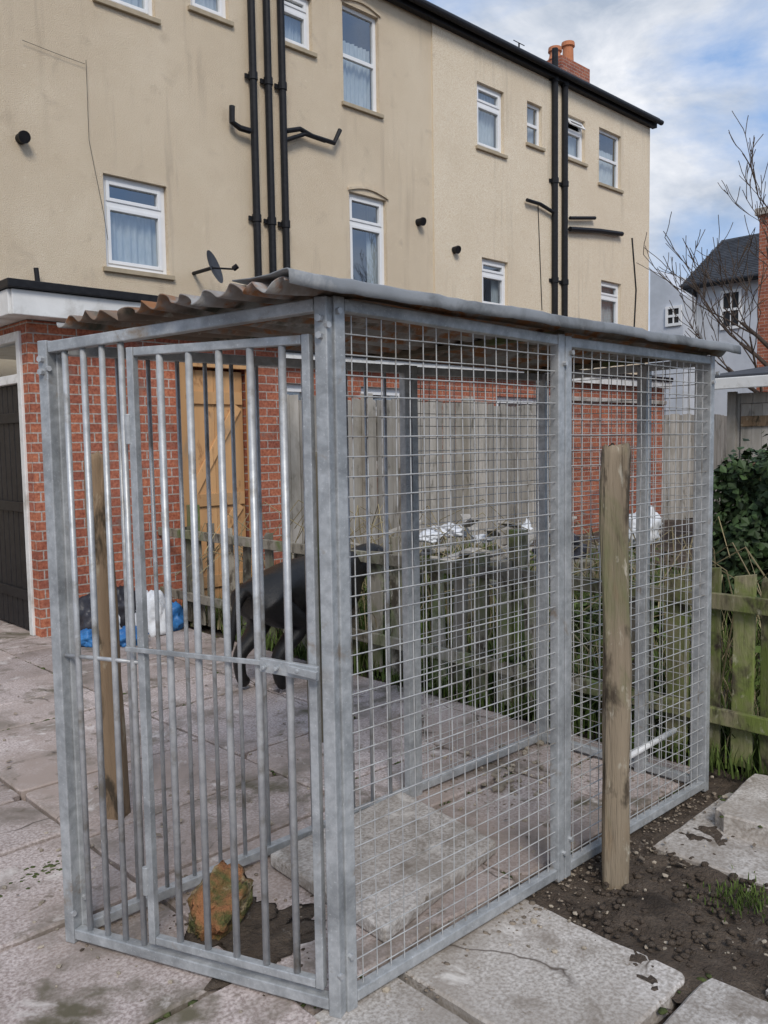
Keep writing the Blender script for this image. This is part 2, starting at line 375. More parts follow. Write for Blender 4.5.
# corrugated roof
cA=N_-NR*.15-NRn*.05; cB=L_+NR*.02-NRn*.03; cC=R_+NR*.12-NRn*.05; cD=B_+NR*.13+NRn*.09
cA.z=ZT(cA,284); cB.z=ZT(cB,328); cC.z=ZT(cC,358); cD.z=tops['B']+.015
cA.z=max(cA.z,tops['N']); cC.z=max(cC.z,tops['R']+.012); cB.z=max(cB.z,tops['L']+.012)
cr=MB(); nu,nv=60,170
for i in range(nu+1):
    for j in range(nv+1):
        s=i/nu; t=j/nv
        rag=.022*noise.noise(Vector((t*7,2,0)))+.02*(noise.noise(Vector((t*26,5,0))))
        p=cA.lerp(cC,s).lerp(cB.lerp(cD,s),t)
        if i==0: p=p+NR*rag
        yy=t*.86
        am=.0125*(1+.45*noise.noise(Vector((int(yy/.078)*3.3,4,s*1.5))))
        z=am*math.sin(2*math.pi*yy/.078)+.010*noise.noise(Vector((p.x*3,p.y*5,0)))
        cr.v.append((p.x,p.y,p.z+.014+z+(.020*noise.noise(Vector((yy*9,1,1)))*max(0,1-i/4))))
for i in range(nu):
    for j in range(nv):
        a_=i*(nv+1)+j; cr.f.append((a_,a_+nv+1,a_+nv+2,a_+1)); cr.m.append(0)
ro=cr.obj("roof",[roofm],parent=K,smooth=True)
sd=ro.modifiers.new("s",'SOLIDIFY'); sd.thickness=.003
fl=MB(); prof=[(.20,.034),(.12,.036),(.05,.034),(.0,.033),(-.018,.031),(-.024,.026),(-.026,.012),(-.027,-.004)]
ns=60
for i in range(ns+1):
    s=i/ns; p=cA.lerp(cC,s)
    for (dy,dz) in prof:
        q=p+NRn*dy
        fl.v.append((q.x-.006,q.y+.004*noise.noise(Vector((s*25,dz*6,8))),q.z+dz+.008*noise.noise(Vector((s*9,dy*6,2)))+.005*noise.noise(Vector((s*40,dy*6,2)))))
k=len(prof)
for i in range(ns):
    for j in range(k-1):
        a_=i*k+j; fl.f.append((a_,a_+1,a_+k+1,a_+k)); fl.m.append(0)
fo=fl.obj("roof_flashing",flashm,parent=K,smooth=True); sd=fo.modifiers.new("s",'SOLIDIFY'); sd.thickness=.003
bt=MB()
for s in (.10,.5,.93):
    p=cA.lerp(cC,s); q=cB.lerp(cD,s); bt.beam(p+Vector((0,.05,-.008)),q+Vector((0,-.03,-.008)),.04,.016)
bt.obj("roof_battens",wooddark,parent=K)

sl=MB(); pts=[G(270,868),G(385,947),G(497,855),G(402,803)]
sl.hexa([(p.x,p.y,.006) for p in pts]+[(p.x,p.y,.052) for p in pts]); so_=sl.obj("concrete_slab",conc,bevel=.008)
def chunk(name,c,size,mat,seed,rot,amp=.12):
    bm=bmesh.new(); bmesh.ops.create_cube(bm,size=1); bmesh.ops.subdivide_edges(bm,edges=bm.edges[:],cuts=11,use_grid_fill=True)
    for v in bm.verts:
        n3=noise.noise_vector(v.co*2.2+Vector((seed,0,0)))*amp+noise.noise_vector(v.co*7+Vector((seed,4,0)))*amp*.5+noise.noise_vector(v.co*16+Vector((seed,4,0)))*amp*.2
        r=v.co.length; v.co=v.co*(1-.16*max(0,r-.58)/.2)+n3
        v.co=Vector((v.co.x*size[0],v.co.y*size[1],v.co.z*size[2]))
    me=bpy.data.meshes.new(name); bm.to_mesh(me); bm.free(); me.materials.append(mat)
    for p in me.polygons: p.use_smooth=True
    ob=bpy.data.objects.new(name,me); S.collection.objects.link(ob); ob.location=c; ob.rotation_euler=rot; return ob
bb=G(222,925)
chunk("broken_brick",(bb.x,bb.y,.075),(.21,.13,.12),mossbrick,3,(rad(20),rad(-28),rad(15)),.16)
hole=G(262,948); lump("soil_pile",(hole.x+.03,hole.y+.02,-.004),(.20,.10,.014),soil,.6,2,4)
lump("soil_pile",(bb.x+.02,bb.y-.02,-.003),(.16,.12,.012),soil,.6,2,4,seed=4)
st=MB()
for _ in range(80):
    p=G(random.gauss(510,28),random.gauss(770,15)); pebble(st,(p.x,p.y,0),rnd(.005,.018))
for u,v in ((503,748),(498,790),(398,800),(268,825),(540,745)):
    p=G(u,v); pebble(st,(p.x,p.y,0),rnd(.02,.03))
for _ in range(350):
    pebble(st,(rnd(.9,3.5),rnd(1.3,3.2),0),abs(random.gauss(0,.004))+.002)
for _ in range(380):
    pebble(st,(rnd(2.08,3.0),rnd(.6,1.62),-.02),abs(random.gauss(0,.003))+.0025)
for _ in range(150):
    pebble(st,(rnd(-1,3.5),rnd(2,6),0),abs(random.gauss(0,.005))+.002)
st.obj("stones",stone)
dt=MB()
for _ in range(500):
    pebble(dt,(random.gauss(2.45,.22),random.gauss(1.25,.18),-.012),rnd(.004,.016),.8)
for _ in range(160):
    q=G(random.gauss(240,40),random.gauss(938,18)); pebble(dt,(q.x,q.y,-.001),rnd(.002,.008),.8)
dt.obj("soil_crumbs",soil,smooth=True)
dt=MB()
for _ in range(1500):
    m_=random.random()
    if m_<.4: q=N_.lerp(R_,rnd(.1,1))+NRn*random.gauss(-.02,.05)
    elif m_<.55: q=L_.lerp(B_,rnd(0,1))+NRn*random.gauss(0,.04)
    else:
        q=Vector((rnd(1.1,3.4),rnd(1.65,2.5),0))
        if noise.noise(q*3.2)<.12: continue
    pebble(dt,(q.x,q.y,-.001),abs(random.gauss(0,.0035))+.0015,.7)
dt.obj("dry_dirt",dirtm,smooth=True)
lf=MB()
for _ in range(110):
    q=Vector((rnd(.3,3.4),rnd(1.2,5.5),0)); s=rnd(.008,.02); an=rnd(0,6.28); t=Vector((math.cos(an),math.sin(an),rnd(-.2,.3)))*s; b=Vector((-math.sin(an),math.cos(an),rnd(-.3,.3)))*s*.6
    z=Vector((0,0,.009)); lf.poly([q-t+z,q+b+z,q+t+z,q-b+z])
lf.obj("fallen_leaves",dirtm)

# ------------------------------------------------------------ wooden posts
def post(name,base,h,w,mat,lean=(0,0),seed=0,n=10):
    mb=MB(); segs=60; K2=40
    for i in range(segs+1):
        t=i/segs; z=t*h
        cx=base[0]+lean[0]*t+.008*noise.noise(Vector((t*3,seed,0))); cy=base[1]+lean[1]*t+.008*noise.noise(Vector((t*3,seed,5)))
        for k in range(K2):
            an=2*math.pi*k/K2
            e=5; r=(abs(math.cos(an))**e+abs(math.sin(an))**e)**(-1/e)
            r=r*w/2*(1+.12*noise.noise(Vector((math.cos(an)*1.2,math.sin(an)*1.2,t*4+seed)))+.13*noise.noise(Vector((math.cos(an)*5,math.sin(an)*5,t*2.5+seed))))
            kn=noise.noise(Vector((math.cos(an)*1.5,math.sin(an)*1.5,t*9+seed*3)))
            r*=1-.16*max(0,kn-.3)*2
            zz=z-.03
            if i==segs: r*=.9
            if i>=segs-1: zz+=.022*noise.noise(Vector((math.cos(an)*2,math.sin(an)*2,seed)))
            mb.v.append((cx+r*math.cos(an+.6),cy+r*math.sin(an+.6),zz))
    for i in range(segs):
        for k in range(K2):
            k2=(k+1)%K2; mb.f.append((i*K2+k,i*K2+k2,(i+1)*K2+k2,(i+1)*K2+k)); mb.m.append(0)
    mb.f.append(tuple(segs*K2+k for k in range(K2))); mb.m.append(0)
    return mb.obj(name,mat,smooth=True)
p=G(616,876); post("wooden_post",(p.x,p.y),ZT(p,446)+.03,.084,woodpost,(-.015,.0),2)
p=G(118,815); post("wooden_post",(p.x,p.y),1.46,.075,woodbrown,(-.02,.02),5)
p=G(318,740); post("wooden_post",(p.x,p.y),1.44,.08,wooddark,(0,0),9)

# ------------------------------------------------------------ low mossy picket fence along X=3.6
pf=empty("picket_fence"); mb=MB(); Y=-1.5
while Y<6.2:
    near=Y<1.8
    wd=rnd(.085,.11); h=.86+(rnd(-.03,.03) if near else rnd(-.16,.05)); x0=3.60+rnd(-.004,.004); lean=rnd(-.012,.012) if near else rnd(-.045,.045)
    if near or random.random()>.15:
        mb.hexa([(x0,Y,.02),(x0+.018,Y,.02),(x0+.018,Y+wd,.02),(x0,Y+wd,.02),(x0,Y+lean,h),(x0+.018,Y+lean,h),(x0+.018,Y+wd+lean,h-rnd(0,.03)),(x0,Y+wd+lean,h-rnd(0,.03))],0 if near else 1)
    Y+=wd+(rnd(.035,.06) if near else rnd(.04,.11))
mb.obj("pickets",[woodmoss,woodold],parent=pf,bevel=.003)
mb=MB()
for z in (.235,.745):
    y=-1.5
    while y<6.1: mb.box(3.562,3.594,y,y+1.79,z-.035,z+.035,0 if y<1 else 1); y+=1.8
for y in (-1.4,.5,2.75,4.3,6.05): mb.box(3.622,3.70,y,y+.08,-.03,.98)
mb.obj("rails",[woodmoss,woodold],parent=pf,bevel=.004)

# ------------------------------------------------------------ vegetation
def blades(name,mat,count,region,hmin,hmax,wd=.006):
    mb=MB()
    for _ in range(count):
        x,y=region()
        z=0; h=rnd(hmin,hmax)*(0.4+2.0*abs(noise.noise(Vector((x*1.5,y*1.5,3))))); an=rnd(0,6.28); b=rnd(.1,.7)*h
        dx,dy=math.cos(an),math.sin(an); px,py=-dy*wd,dx*wd
        mb.poly([(x-px,y-py,z),(x+px,y+py,z),(x+dx*b*.35+px*.7,y+dy*b*.35+py*.7,z+h*.6),(x+dx*b*.35-px*.7,y+dy*b*.35-py*.7,z+h*.6)])
        mb.poly([(x+dx*b*.35-px*.7,y+dy*b*.35-py*.7,z+h*.6),(x+dx*b*.35+px*.7,y+dy*b*.35+py*.7,z+h*.6),(x+dx*b,y+dy*b,z+h*.95)])
    return mb.obj(name,mat)
blades("grass",grassm,20000,lambda:(3.66+random.random()**1.5*5,rnd(-.5,7)),.10,.34,.006)
blades("dry_grass",dryg,4500,lambda:(3.64+random.random()**1.5*4,rnd(-.5,7)),.15,.48,.004)
blades("grass_fringe",grassm,1100,lambda:(rnd(3.50,3.60),rnd(1.0,5.5)),.04,.16,.005)
wp=G(742,900)
blades("weeds",grassm,260,lambda:(random.gauss(wp.x,.06),random.gauss(wp.y,.05)),.012,.035,.0025)
def foliage(name,mat,vol,count,size):
    mb=MB()
    for _ in range(count):
        c,nr=vol(); s=rnd(size*.5,size*1.4)
        nr=(nr+Vector((rnd(-.9,.9),rnd(-.9,.9),rnd(-.3,.9)))).normalized()
        t=nr.orthogonal().normalized(); t=(Matrix.Rotation(rnd(0,6.28),3,nr)@t); b=nr.cross(t)
        mb.poly([c-t*s*.5,c+b*s*.42-nr*s*.1,c+t*s*.6,c-b*s*.42-nr*s*.1])
    return mb.obj(name,mat)
def hedgevol(x0,x1,y0,y1,z1):
    def f():
        r=random.random(); Y=rnd(y0,y1); 
        bul=.30*noise.noise(Vector((Y*2.2,0,3)))+.12*noise.noise(Vector((Y*7,0,3)))
        if r<.62:
            z=rnd(.02,z1+bul*.6); return Vector((x0+rnd(-.10,.12)-.30*noise.noise(Vector((Y*2.5,z*2.5,1)))-.12*noise.noise(Vector((Y*7,z*7,1))),Y,z)),Vector((-1,0,.3))
        if r<.85: return Vector((rnd(x0,x1),Y,z1+bul*.6+rnd(-.06,.10)*(1 if random.random()<.9 else 2.5))),Vector((0,0,1))
        e=y1 if random.random()<.8 else y0
        return Vector((rnd(x0,x1),e+rnd(-.10,.12),rnd(.02,z1))),Vector((0,1 if e==y1 else -1,.3))
    return f
iv=empty("ivy_hedge")
h=PX(716,520,6.0)
o_=foliage("leaves",leafm,hedgevol(5.95,6.7,-1.5,h.y,1.22),21000,.055); o_.parent=iv
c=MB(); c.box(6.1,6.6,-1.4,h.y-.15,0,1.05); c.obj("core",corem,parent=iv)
def blobvol(cs):
    def f():
        c,r=random.choice(cs); d=Vector((random.gauss(0,1),random.gauss(0,1),random.gauss(0,1))).normalized()
        k=random.random()**.4*r*(1+.35*noise.noise(d*2+c)); p=c+d*k; p.z=abs(p.z)*.9
        return p,d
    return f
random.seed(21)
cs=[(Vector((rnd(3.85,6.5),rnd(2.6,6.2),rnd(.05,.30))),rnd(.22,.45)) for _ in range(14)]
foliage("bramble_bush",leafb,blobvol(cs),7500,.045)
cs=[(Vector((rnd(3.55,3.75),rnd(1.9,5.5),rnd(0,.35))),rnd(.06,.20)) for _ in range(12)]
foliage("climbing_ivy",leafb,blobvol(cs),1800,.035)
cs=[(Vector((rnd(3.8,4.6),rnd(1.2,3.2),rnd(0,.15))),rnd(.15,.3)) for _ in range(8)]
foliage("nettle_patch",grassm,blobvol(cs),3000,.045)
cn=MB()
for _ in range(100):
    x,y=rnd(3.75,6.2),rnd(1.8,6.2); an=rnd(0,6.28); L=rnd(.4,1.0); hh=rnd(.5,1.0)
    cn.tube([(x,y,0),(x+math.cos(an)*L*.3,y+math.sin(an)*L*.3,hh*.8),(x+math.cos(an)*L*.7,y+math.sin(an)*L*.7,hh),(x+math.cos(an)*L,y+math.sin(an)*L,hh*.7)],.004,4,cap=False)
cn.obj("bramble_canes",dryg)

# ------------------------------------------------------------ junk in the garden
def bag(name,u,v,Y,size,mat,seed):
    p=PY(u,v,Y); return lump(name,(p.x,p.y,max(p.z,size[2]*.7)),size,mat,.45,1.8,4,seed=seed,rot=seed)
bag("plastic_sheet",452,531,5.0,(.26,.14,.06),bagw,1)
bag("plastic_sheet",430,537,4.7,(.13,.10,.05),bagw,4)
bag("plastic_sheet",482,539,4.7,(.09,.09,.04),bagw,14)
bag("plastic_sack",643,530,3.6,(.13,.10,.16),bagw,2)
bag("plastic_sack",613,545,3.7,(.11,.10,.10),bagw,12)
bag("plastic_sack",527,535,4.4,(.05,.05,.12),bagw,5)
bag("rubbish_bag",560,548,4.0,(.2,.16,.12),bagk,6)
tm=MB()
for i in range(30):
    a0=PY(rnd(370,660),rnd(522,568),rnd(3.6,5.4)); an=rnd(-.9,.9)
    d=Vector((math.cos(an),math.sin(an),rnd(-.3,.3)))*rnd(.3,.9); tm.beam(a0-d/2,a0+d/2,rnd(.05,.12),.02)
tm.obj("scrap_timber",woodgrey,bevel=.003)
tm=MB()
for i in range(8):
    a0=PY(rnd(400,660),rnd(540,562),rnd(3.8,5.0)); a0.z-=.15
    tm.box(a0.x-.15,a0.x+.15,a0.y-.1,a0.y+.1,0,a0.z)
tm.obj("stacked_pallets",woodold,bevel=.005)
def gbag(name,u,v,size,mat,seed):
    p=G(u,v); return lump(name,(p.x,p.y,size[2]*.7),size,mat,.4,1.8,4,seed=seed,rot=seed)
gbag("plastic_sack",153,634,(.12,.11,.20),bagw,6)
gbag("blue_bag",131,644,(.13,.11,.08),bagb,7)
gbag("blue_bag",171,630,(.10,.1,.13),bagb,8)
gbag("blue_bag",88,645,(.09,.08,.07),bagb,11)
gbag("plastic_sack",113,641,(.07,.07,.11),bagw,15)
gbag("rubbish_bag",95,636,(.15,.13,.18),bagk,9)
gbag("rubbish_bag",122,628,(.15,.15,.21),bagk,3)
wp=MB(); a1=G(628,757,.10); a2=G(675,730,.16); wp.tube([a1,a2],.013,10); wp.obj("plastic_pipe",upvc,smooth=True)

# ------------------------------------------------------------ windows
def window(name,par,x0,x1,z0,z1,Y,style=0,curtain=True,inset=.07):
    e=bpy.data.objects.new(name,None); S.collection.objects.link(e); e.parent=par
    fm=MB(); t=.06; y0=Y+inset; y1=y0+.06
    fm.box(x0,x0+t,y0,y1,z0,z1); fm.box(x1-t,x1,y0,y1,z0,z1)
    fm.box(x0+t,x1-t,y0,y1,z0,z0+t); fm.box(x0+t,x1-t,y0,y1,z1-t,z1)
    zt=z1-(z1-z0)*.30
    s=.045; ya=y0-.014
    if style==0 or style==2:
        fm.box(x0+t,x1-t,y0,y1,zt-.03,zt+.03)
        for (za,zb) in ((z0+t,zt-.03),(zt+.03,z1-t)):
            if style==2 and za>z0+t+.01: continue
            fm.box(x0+t,x0+t+s,ya,y1-.01,za,zb); fm.box(x1-t-s,x1-t,ya,y1-.01,za,zb)
            fm.box(x0+t+s,x1-t-s,ya,y1-.01,za,za+s); fm.box(x0+t+s,x1-t-s,ya,y1-.01,zb-s,zb)
    if style==2:
        zb=zt+.03; H=z1-t-zb; an=rad(35); W0=x0+t; W1=x1-t
        def pt(x,d): return (x,y0-math.sin(an)*d,z1-t-math.cos(an)*d)
        for xa,xb,da,db in ((W0,W0+s,0,H),(W1-s,W1,0,H),(W0+s,W1-s,0,s),(W0+s,W1-s,H-s,H)):
            q=[pt(xa,da),pt(xb,da),pt(xb,db),pt(xa,db)]
            fm.hexa(q+[(a,b-.04,c) for a,b,c in q])
    if style==1:
        fm.box(x0+t,x1-t,y0,y1,(z0+z1)/2-.03,(z0+z1)/2+.03)
    fm.obj("frame",upvc,parent=e,bevel=.006)
    gl=MB(); gl.poly([(x0+t,y0+.03,z0+t),(x1-t,y0+.03,z0+t),(x1-t,y0+.03,(z1-t) if style!=2 else zt),(x0+t,y0+.03,(z1-t) if style!=2 else zt)]); gl.obj("glass",glass,parent=e)
    if curtain:
        cm=MB(); n=40; yb=y0+.14
        top=z1-.03 if random.random()<.5 else zt
        spans=[(x0+.02,x1-.02)] if random.random()<.75 else [(x0+.02,x0+(x1-x0)*.3),(x0+(x1-x0)*.68,x1-.02)]
        for (sa,sb) in spans:
            b=len(cm.v)
            for i in range(n+1):
                xx=sa+(sb-sa)*i/n; yy=yb+.018*math.sin(i*1.3+sa)+.01*math.sin(i*.53)
                cm.v+= [(xx,yy,z0+.02),(xx,yy,top)]
            for i in range(n): cm.f.append((b+2*i,b+2*i+2,b+2*i+3,b+2*i+1)); cm.m.append(0)
        cm.obj("net_curtain",curt,parent=e,smooth=True)
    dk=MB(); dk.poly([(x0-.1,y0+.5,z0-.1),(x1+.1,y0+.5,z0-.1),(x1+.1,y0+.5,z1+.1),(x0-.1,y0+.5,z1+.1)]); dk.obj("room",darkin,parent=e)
    si=MB(); si.box(x0-.05,x1+.05,Y-.05,y0-.002,z0-.06,z0-.002); si.obj("sill",sillm,parent=e,bevel=.006)
def wallholes(x0,x1,z0,z1,Y,holes,rev=.14):
    mb=MB(); xs=sorted({x0,x1,*[h[0] for h in holes],*[h[1] for h in holes]}); zs=sorted({z0,z1,*[h[2] for h in holes],*[h[3] for h in holes]})
    xs=[x for x in xs if x0<=x<=x1]
    for a,b in zip(xs,xs[1:]):
        for c,d in zip(zs,zs[1:]):
            mx,mz=(a+b)/2,(c+d)/2
            if any(h[0]<mx<h[1] and h[2]<mz<h[3] for h in holes): continue
            mb.poly([(a,Y,c),(b,Y,c),(b,Y,d),(a,Y,d)])
    for h in holes:
        a,b,c,d=h
        mb.poly([(a,Y,c),(a,Y,d),(a,Y+rev,d),(a,Y+rev,c)]); mb.poly([(b,Y,d),(b,Y,c),(b,Y+rev,c),(b,Y+rev,d)])
        mb.poly([(a,Y,d),(b,Y,d),(b,Y+rev,d),(a,Y+rev,d)]); mb.poly([(b,Y,c),(a,Y,c),(a,Y+rev,c),(b,Y+rev,c)])
    return mb
random.seed(5)
YF=10.0
TH=empty("terraced_house")
wins=[(105,168,180,271,0),(350,387,196,292,0),(481,507,260,308,0),(600,620,282,332,0),(343,379,10,108,1),(281,312,-8,47,0),(190,228,-45,14,0),(95,154,-60,8,0),
 (476,503,87,151,0),(526,541,104,146,1),(566,584,118,161,2),(598,620,132,187,1)]
H=[]
for (u0,u1,v0,v1,sty) in wins:
    uc=(u0+u1)/2; vm=(v0+v1)/2
    a=PY(u0,vm,YF).x; b=PY(u1,vm,YF).x; zt=PY(uc,v0,YF).z; zb=PY(uc,v1,YF).z
    H.append((a,b,zb,zt,sty))
xs_=PY(433,200,YF).x; xe=PY(648,250,YF).x; EAVE=PY(652,124,YF).z
hA=[h[:4] for h in H if h[0]<xs_]; hB=[h[:4] for h in H if h[0]>xs_]
X0=-6
wallholes(X0,xs_,0,EAVE,YF,hA).obj("wall",renderA,parent=TH)
wallholes(xs_,xe,0,EAVE,YF-.025,hB,.165).obj("wall_2",renderB,parent=TH)
sd=MB(); sd.poly([(xe,YF-.025,0),(xe,18,0),(xe,18,EAVE),(xe,14,EAVE+2.4),(xe,YF-.025,EAVE)]); sd.poly([(X0,YF,0),(X0,18,0),(X0,18,EAVE),(X0,14,EAVE+2.4),(X0,YF,EAVE)])
sd.poly([(xs_,YF,0),(xs_,YF-.025,0),(xs_,YF-.025,EAVE),(xs_,YF,EAVE)])
sd.poly([(X0,18,0),(xe,18,0),(xe,18,EAVE),(X0,18,EAVE)])
sd.obj("side_walls",renderB,parent=TH)
for i,h in enumerate(H): window("window",TH,h[0],h[1],h[2],h[3],YF-(.025 if h[0]>xs_ else 0),h[4],curtain=True)
rf=MB()
rf.hexa([(X0,YF-.2,EAVE-.02),(xe+.12,YF-.2,EAVE-.02),(xe+.12,14,EAVE+2.42),(X0,14,EAVE+2.42),(X0,YF-.2,EAVE+.06),(xe+.12,YF-.2,EAVE+.06),(xe+.12,14,EAVE+2.52),(X0,14,EAVE+2.52)])
rf.hexa([(X0,14,EAVE+2.42),(xe+.12,14,EAVE+2.42),(xe+.12,18.3,EAVE-.1),(X0,18.3,EAVE-.1),(X0,14,EAVE+2.52),(xe+.12,14,EAVE+2.52),(xe+.12,18.3,EAVE),(X0,18.3,EAVE)])
rf.obj("roof",slate,parent=TH)
gt=MB(); gt.box(X0,xe+.1,YF-.14,YF-.03,EAVE-.13,EAVE-.025); gt.tube([(X0,YF-.22,EAVE-.03),(xe+.16,YF-.22,EAVE-.03)],.055,10); gt.obj("gutter",blackp,parent=TH)
pp=MB()
def vpipe(u,r=.055,off=.09,zt=None):
    x=PY(u,150,YF-off).x; z1=zt
    pp.tube([(x,YF-off,.2),(x,YF-off,z1)],r,10)
    z=.8
    while z<z1:
        pp.tube([(x,YF-off,z-.05),(x,YF-off,z+.05)],r*1.25,10); pp.box(x-r*1.9,x+r*1.9,YF-.05,YF-.027,z-.03,z+.03); z+=1.9
for u in (255,270,284): vpipe(u,.052,zt=EAVE-.1)
vpipe(555,.06,zt=EAVE+.45); vpipe(565,.06,zt=EAVE-.05)
def branch(pts,r=.035,off=.1):
    pp.tube([PY(u,v,YF-off) for u,v in pts],r,8)
branch([(232,106),(232,122),(240,128),(250,131)],.04)
branch([(286,131),(300,129),(312,136),(334,143),(340,130)],.035); branch([(286,140),(305,134),(325,141)],.03)
branch([(527,200),(540,204),(553,212)],.035); branch([(570,218),(595,218)],.035); branch([(570,229),(600,231),(622,234)],.05)
branch([(36,268),(38,285)],.03)
for u,v in ((22,138),(420,222),(455,250)):
    p=PY(u,v,YF-.05); pp.tube([(p.x,YF+.02,p.z),(p.x,YF-.10,p.z)],.06,14); pp.tube([(p.x,YF-.10,p.z),(p.x,YF-.13,p.z-.01)],.068,14)
pp.obj("drain_pipes",blackp,parent=TH,smooth=False)
cb=MB()
def cable(pts,r=.006): cb.tube([PY(u,v,YF-.035) for u,v in pts],r,5)
cable([(86,60),(89,140),(104,215),(108,240)],.003); cable([(22,40),(60,55),(85,64)],.003); cable([(632,238),(636,290),(634,330)],.018); cable([(538,205),(542,310)],.008)
cb.obj("cables",blackp,parent=TH)
ar=MB()
for h in (H[1],H[4]):
    n=10
    for i in range(n):
        t0=i/n;t1=(i+1)/n; x0=h[0]-.03+(h[1]-h[0]+.06)*t0; x1=h[0]-.03+(h[1]-h[0]+.06)*t1
        z0=h[3]+.01+.08*math.sin(math.pi*t0); z1=h[3]+.01+.08*math.sin(math.pi*t1)
        ar.hexa([(x0,YF-.03,z0),(x1,YF-.03,z1),(x1,YF-.002,z1),(x0,YF-.002,z0),(x0,YF-.03,z0+.04),(x1,YF-.03,z1+.04),(x1,YF-.002,z1+.04),(x0,YF-.002,z0+.04)])
ar.obj("arched_lintels",renderA,parent=TH)
ch=MB(); a=PY(563,72,12.5); b=PY(583,72,12.5); zc=PY(575,68,12.5).z
ch.box(a.x-.35,b.x,12.3,13.0,EAVE,zc); ch.obj("chimney_stack",brickY,parent=TH)
ct=MB()
for u,vt in ((555,48),(568,43)):
    q=PY(u,vt,12.6); ct.tube([(q.x,12.6,zc),(q.x,12.6,zc+.1),(q.x,12.6,q.z-.12),(q.x,12.6,q.z-.1),(q.x,12.6,q.z)],[.18,.14,.13,.17,.16],14)
ct.obj("chimney_pots",terra,parent=TH,smooth=False)
an=MB(); q=PY(519,43,12.2); an.tube([(q.x,12.2,EAVE),(q.x,12.2,q.z)],.02,6)
for k in range(4): an.tube([(q.x-.2,12.2+k*.08,q.z-.05*k),(q.x+.2,12.2+k*.08,q.z-.05*k)],.01,5)
an.obj("aerial",blackp,parent=TH)
SD=empty("satellite_dish"); q=PY(212,268,YF-.45); mb=MB(); n=20; rr=.22
axis=Vector((.55,-.75,.3)).normalized(); t=axis.orthogonal().normalized(); b2=axis.cross(t)
for i in range(6):
    r=rr*i/5; 
    for k in range(n):
        a_=2*math.pi*k/n; mb.v.append(tuple(q+(t*math.cos(a_)+b2*math.sin(a_))*r+axis*(r*r*.9)))
for i in range(5):
    for k in range(n): mb.f.append((i*n+k,i*n+(k+1)%n,(i+1)*n+(k+1)%n,(i+1)*n+k)); mb.m.append(0)
mb.obj("dish",slate,parent=SD,smooth=True)
mb=MB(); mb.tube([q,q+Vector((0,.45,0)),],.025,8); mb.tube([q,q+axis*.3-Vector((0,0,.12))],.012,6); mb.tube([q+axis*.3-Vector((0,0,.12)),q+axis*.36-Vector((0,0,.10))],.035,8); mb.obj("arm",blackp,parent=SD)

EX=empty("brick_extension"); YE=8.8
wx=PY(283,380,YE).x; wx2=PY(312,380,YE).x
wl=[(wx,wx2,1.2,2.25),(8.0,8.9,1.1,2.25),(11.0,12.2,1.1,2.2)]
wallholes(5.3,16.5,0,2.62,YE,wl).obj("wall",brickY,parent=EX)
for h in wl: window("window",EX,*h,YE,0)
mb=MB(); mb.poly([(5.3,YE,0),(5.3,10,0),(5.3,10,2.62),(5.3,YE,2.62)]); mb.poly([(16.5,YE,0),(16.5,10,0),(16.5,10,2.62),(16.5,YE,2.62)]); mb.obj("side_walls",brickX,parent=EX)
mb=MB(); mb.box(5.15,16.6,YE-.15,9.97,2.63,2.72,0); mb.box(5.15,16.6,YE-.12,YE-.003,2.5,2.625,1); mb.obj("flat_roof",[blackp,whitep],parent=EX)

# ------------------------------------------------------------ outhouse (brick with flat roof)
OH=empty("brick_outhouse"); YO=6.5; XO=PY(40,600,YO).x; XE=PY(287,500,YO).x
gx0=PY(186,500,YO).x; gx1=PY(250,500,YO).x; GT=PY(215,366,YO).z
wallholes(XO,XE,0,2.42,YO,[(gx0,gx1,-.01,GT)],.2).obj("front_wall",brickY,parent=OH)
mb=MB(); 
dy0,dy1,dz=6.62,7.75,2.0
mb.poly([(XO,YO,0),(XO,dy0,0),(XO,dy0,2.42),(XO,YO,2.42)]); mb.poly([(XO,dy1,0),(XO,9.7,0),(XO,9.7,2.42),(XO,dy1,2.42)]); mb.poly([(XO,dy0,2.35),(XO,dy1,2.35),(XO,dy1,2.42),(XO,dy0,2.42)])
mb.poly([(XE,YO,0),(XE,9.7,0),(XE,9.7,2.42),(XE,YO,2.42)])
mb.obj("side_wall",brickX,parent=OH)
mb=MB()
for (y0,y1,z0,z1) in ((dy0,dy0+.07,0,2.35),(dy1-.07,dy1,0,2.35),(dy0+.07,dy1-.07,2.28,2.35),(dy0+.07,dy1-.07,1.96,2.03)): mb.box(XO-.02,XO+.08,y0,y1,z0,z1)
mb.obj("door_frame",whitep,parent=OH,bevel=.005)
mb=MB(); y=dy0+.072
while y<dy1-.09: mb.box(XO+.02,XO+.045,y,min(y+.1,dy1-.072),.02,1.955); y+=.108
mb.box(XO+.046,XO+.06,dy0+.08,dy1-.08,.03,1.95)
for z in (.3,1.0,1.7): mb.box(XO+.0,XO+.019,dy0+.08,dy1-.08,z-.04,z+.04)
mb.obj("black_gate",blackp,parent=OH,bevel=.004)
mb=MB(); mb.poly([(XO+.03,dy0+.07,2.03),(XO+.03,dy1-.07,2.03),(XO+.03,dy1-.07,2.28),(XO+.03,dy0+.07,2.28)]); mb.obj("fanlight",glass,parent=OH)
mb=MB(); mb.box(XO-.22,XE+.1,YO-.26,9.7,2.605,2.665,0); mb.box(XO-.18,XE+.08,YO-.22,YO-.19,2.42,2.60,1); mb.box(XO-.20,XO-.17,YO-.19,9.6,2.42,2.60,1); mb.box(XO-.168,XE+.05,YO-.188,9.5,2.425,2.60,1)
mb.obj("flat_roof",[blackp,whitep],parent=OH,bevel=.006)
GA=empty("wooden_gate"); mb=MB(); x=gx0+.03; yg=YO+.03
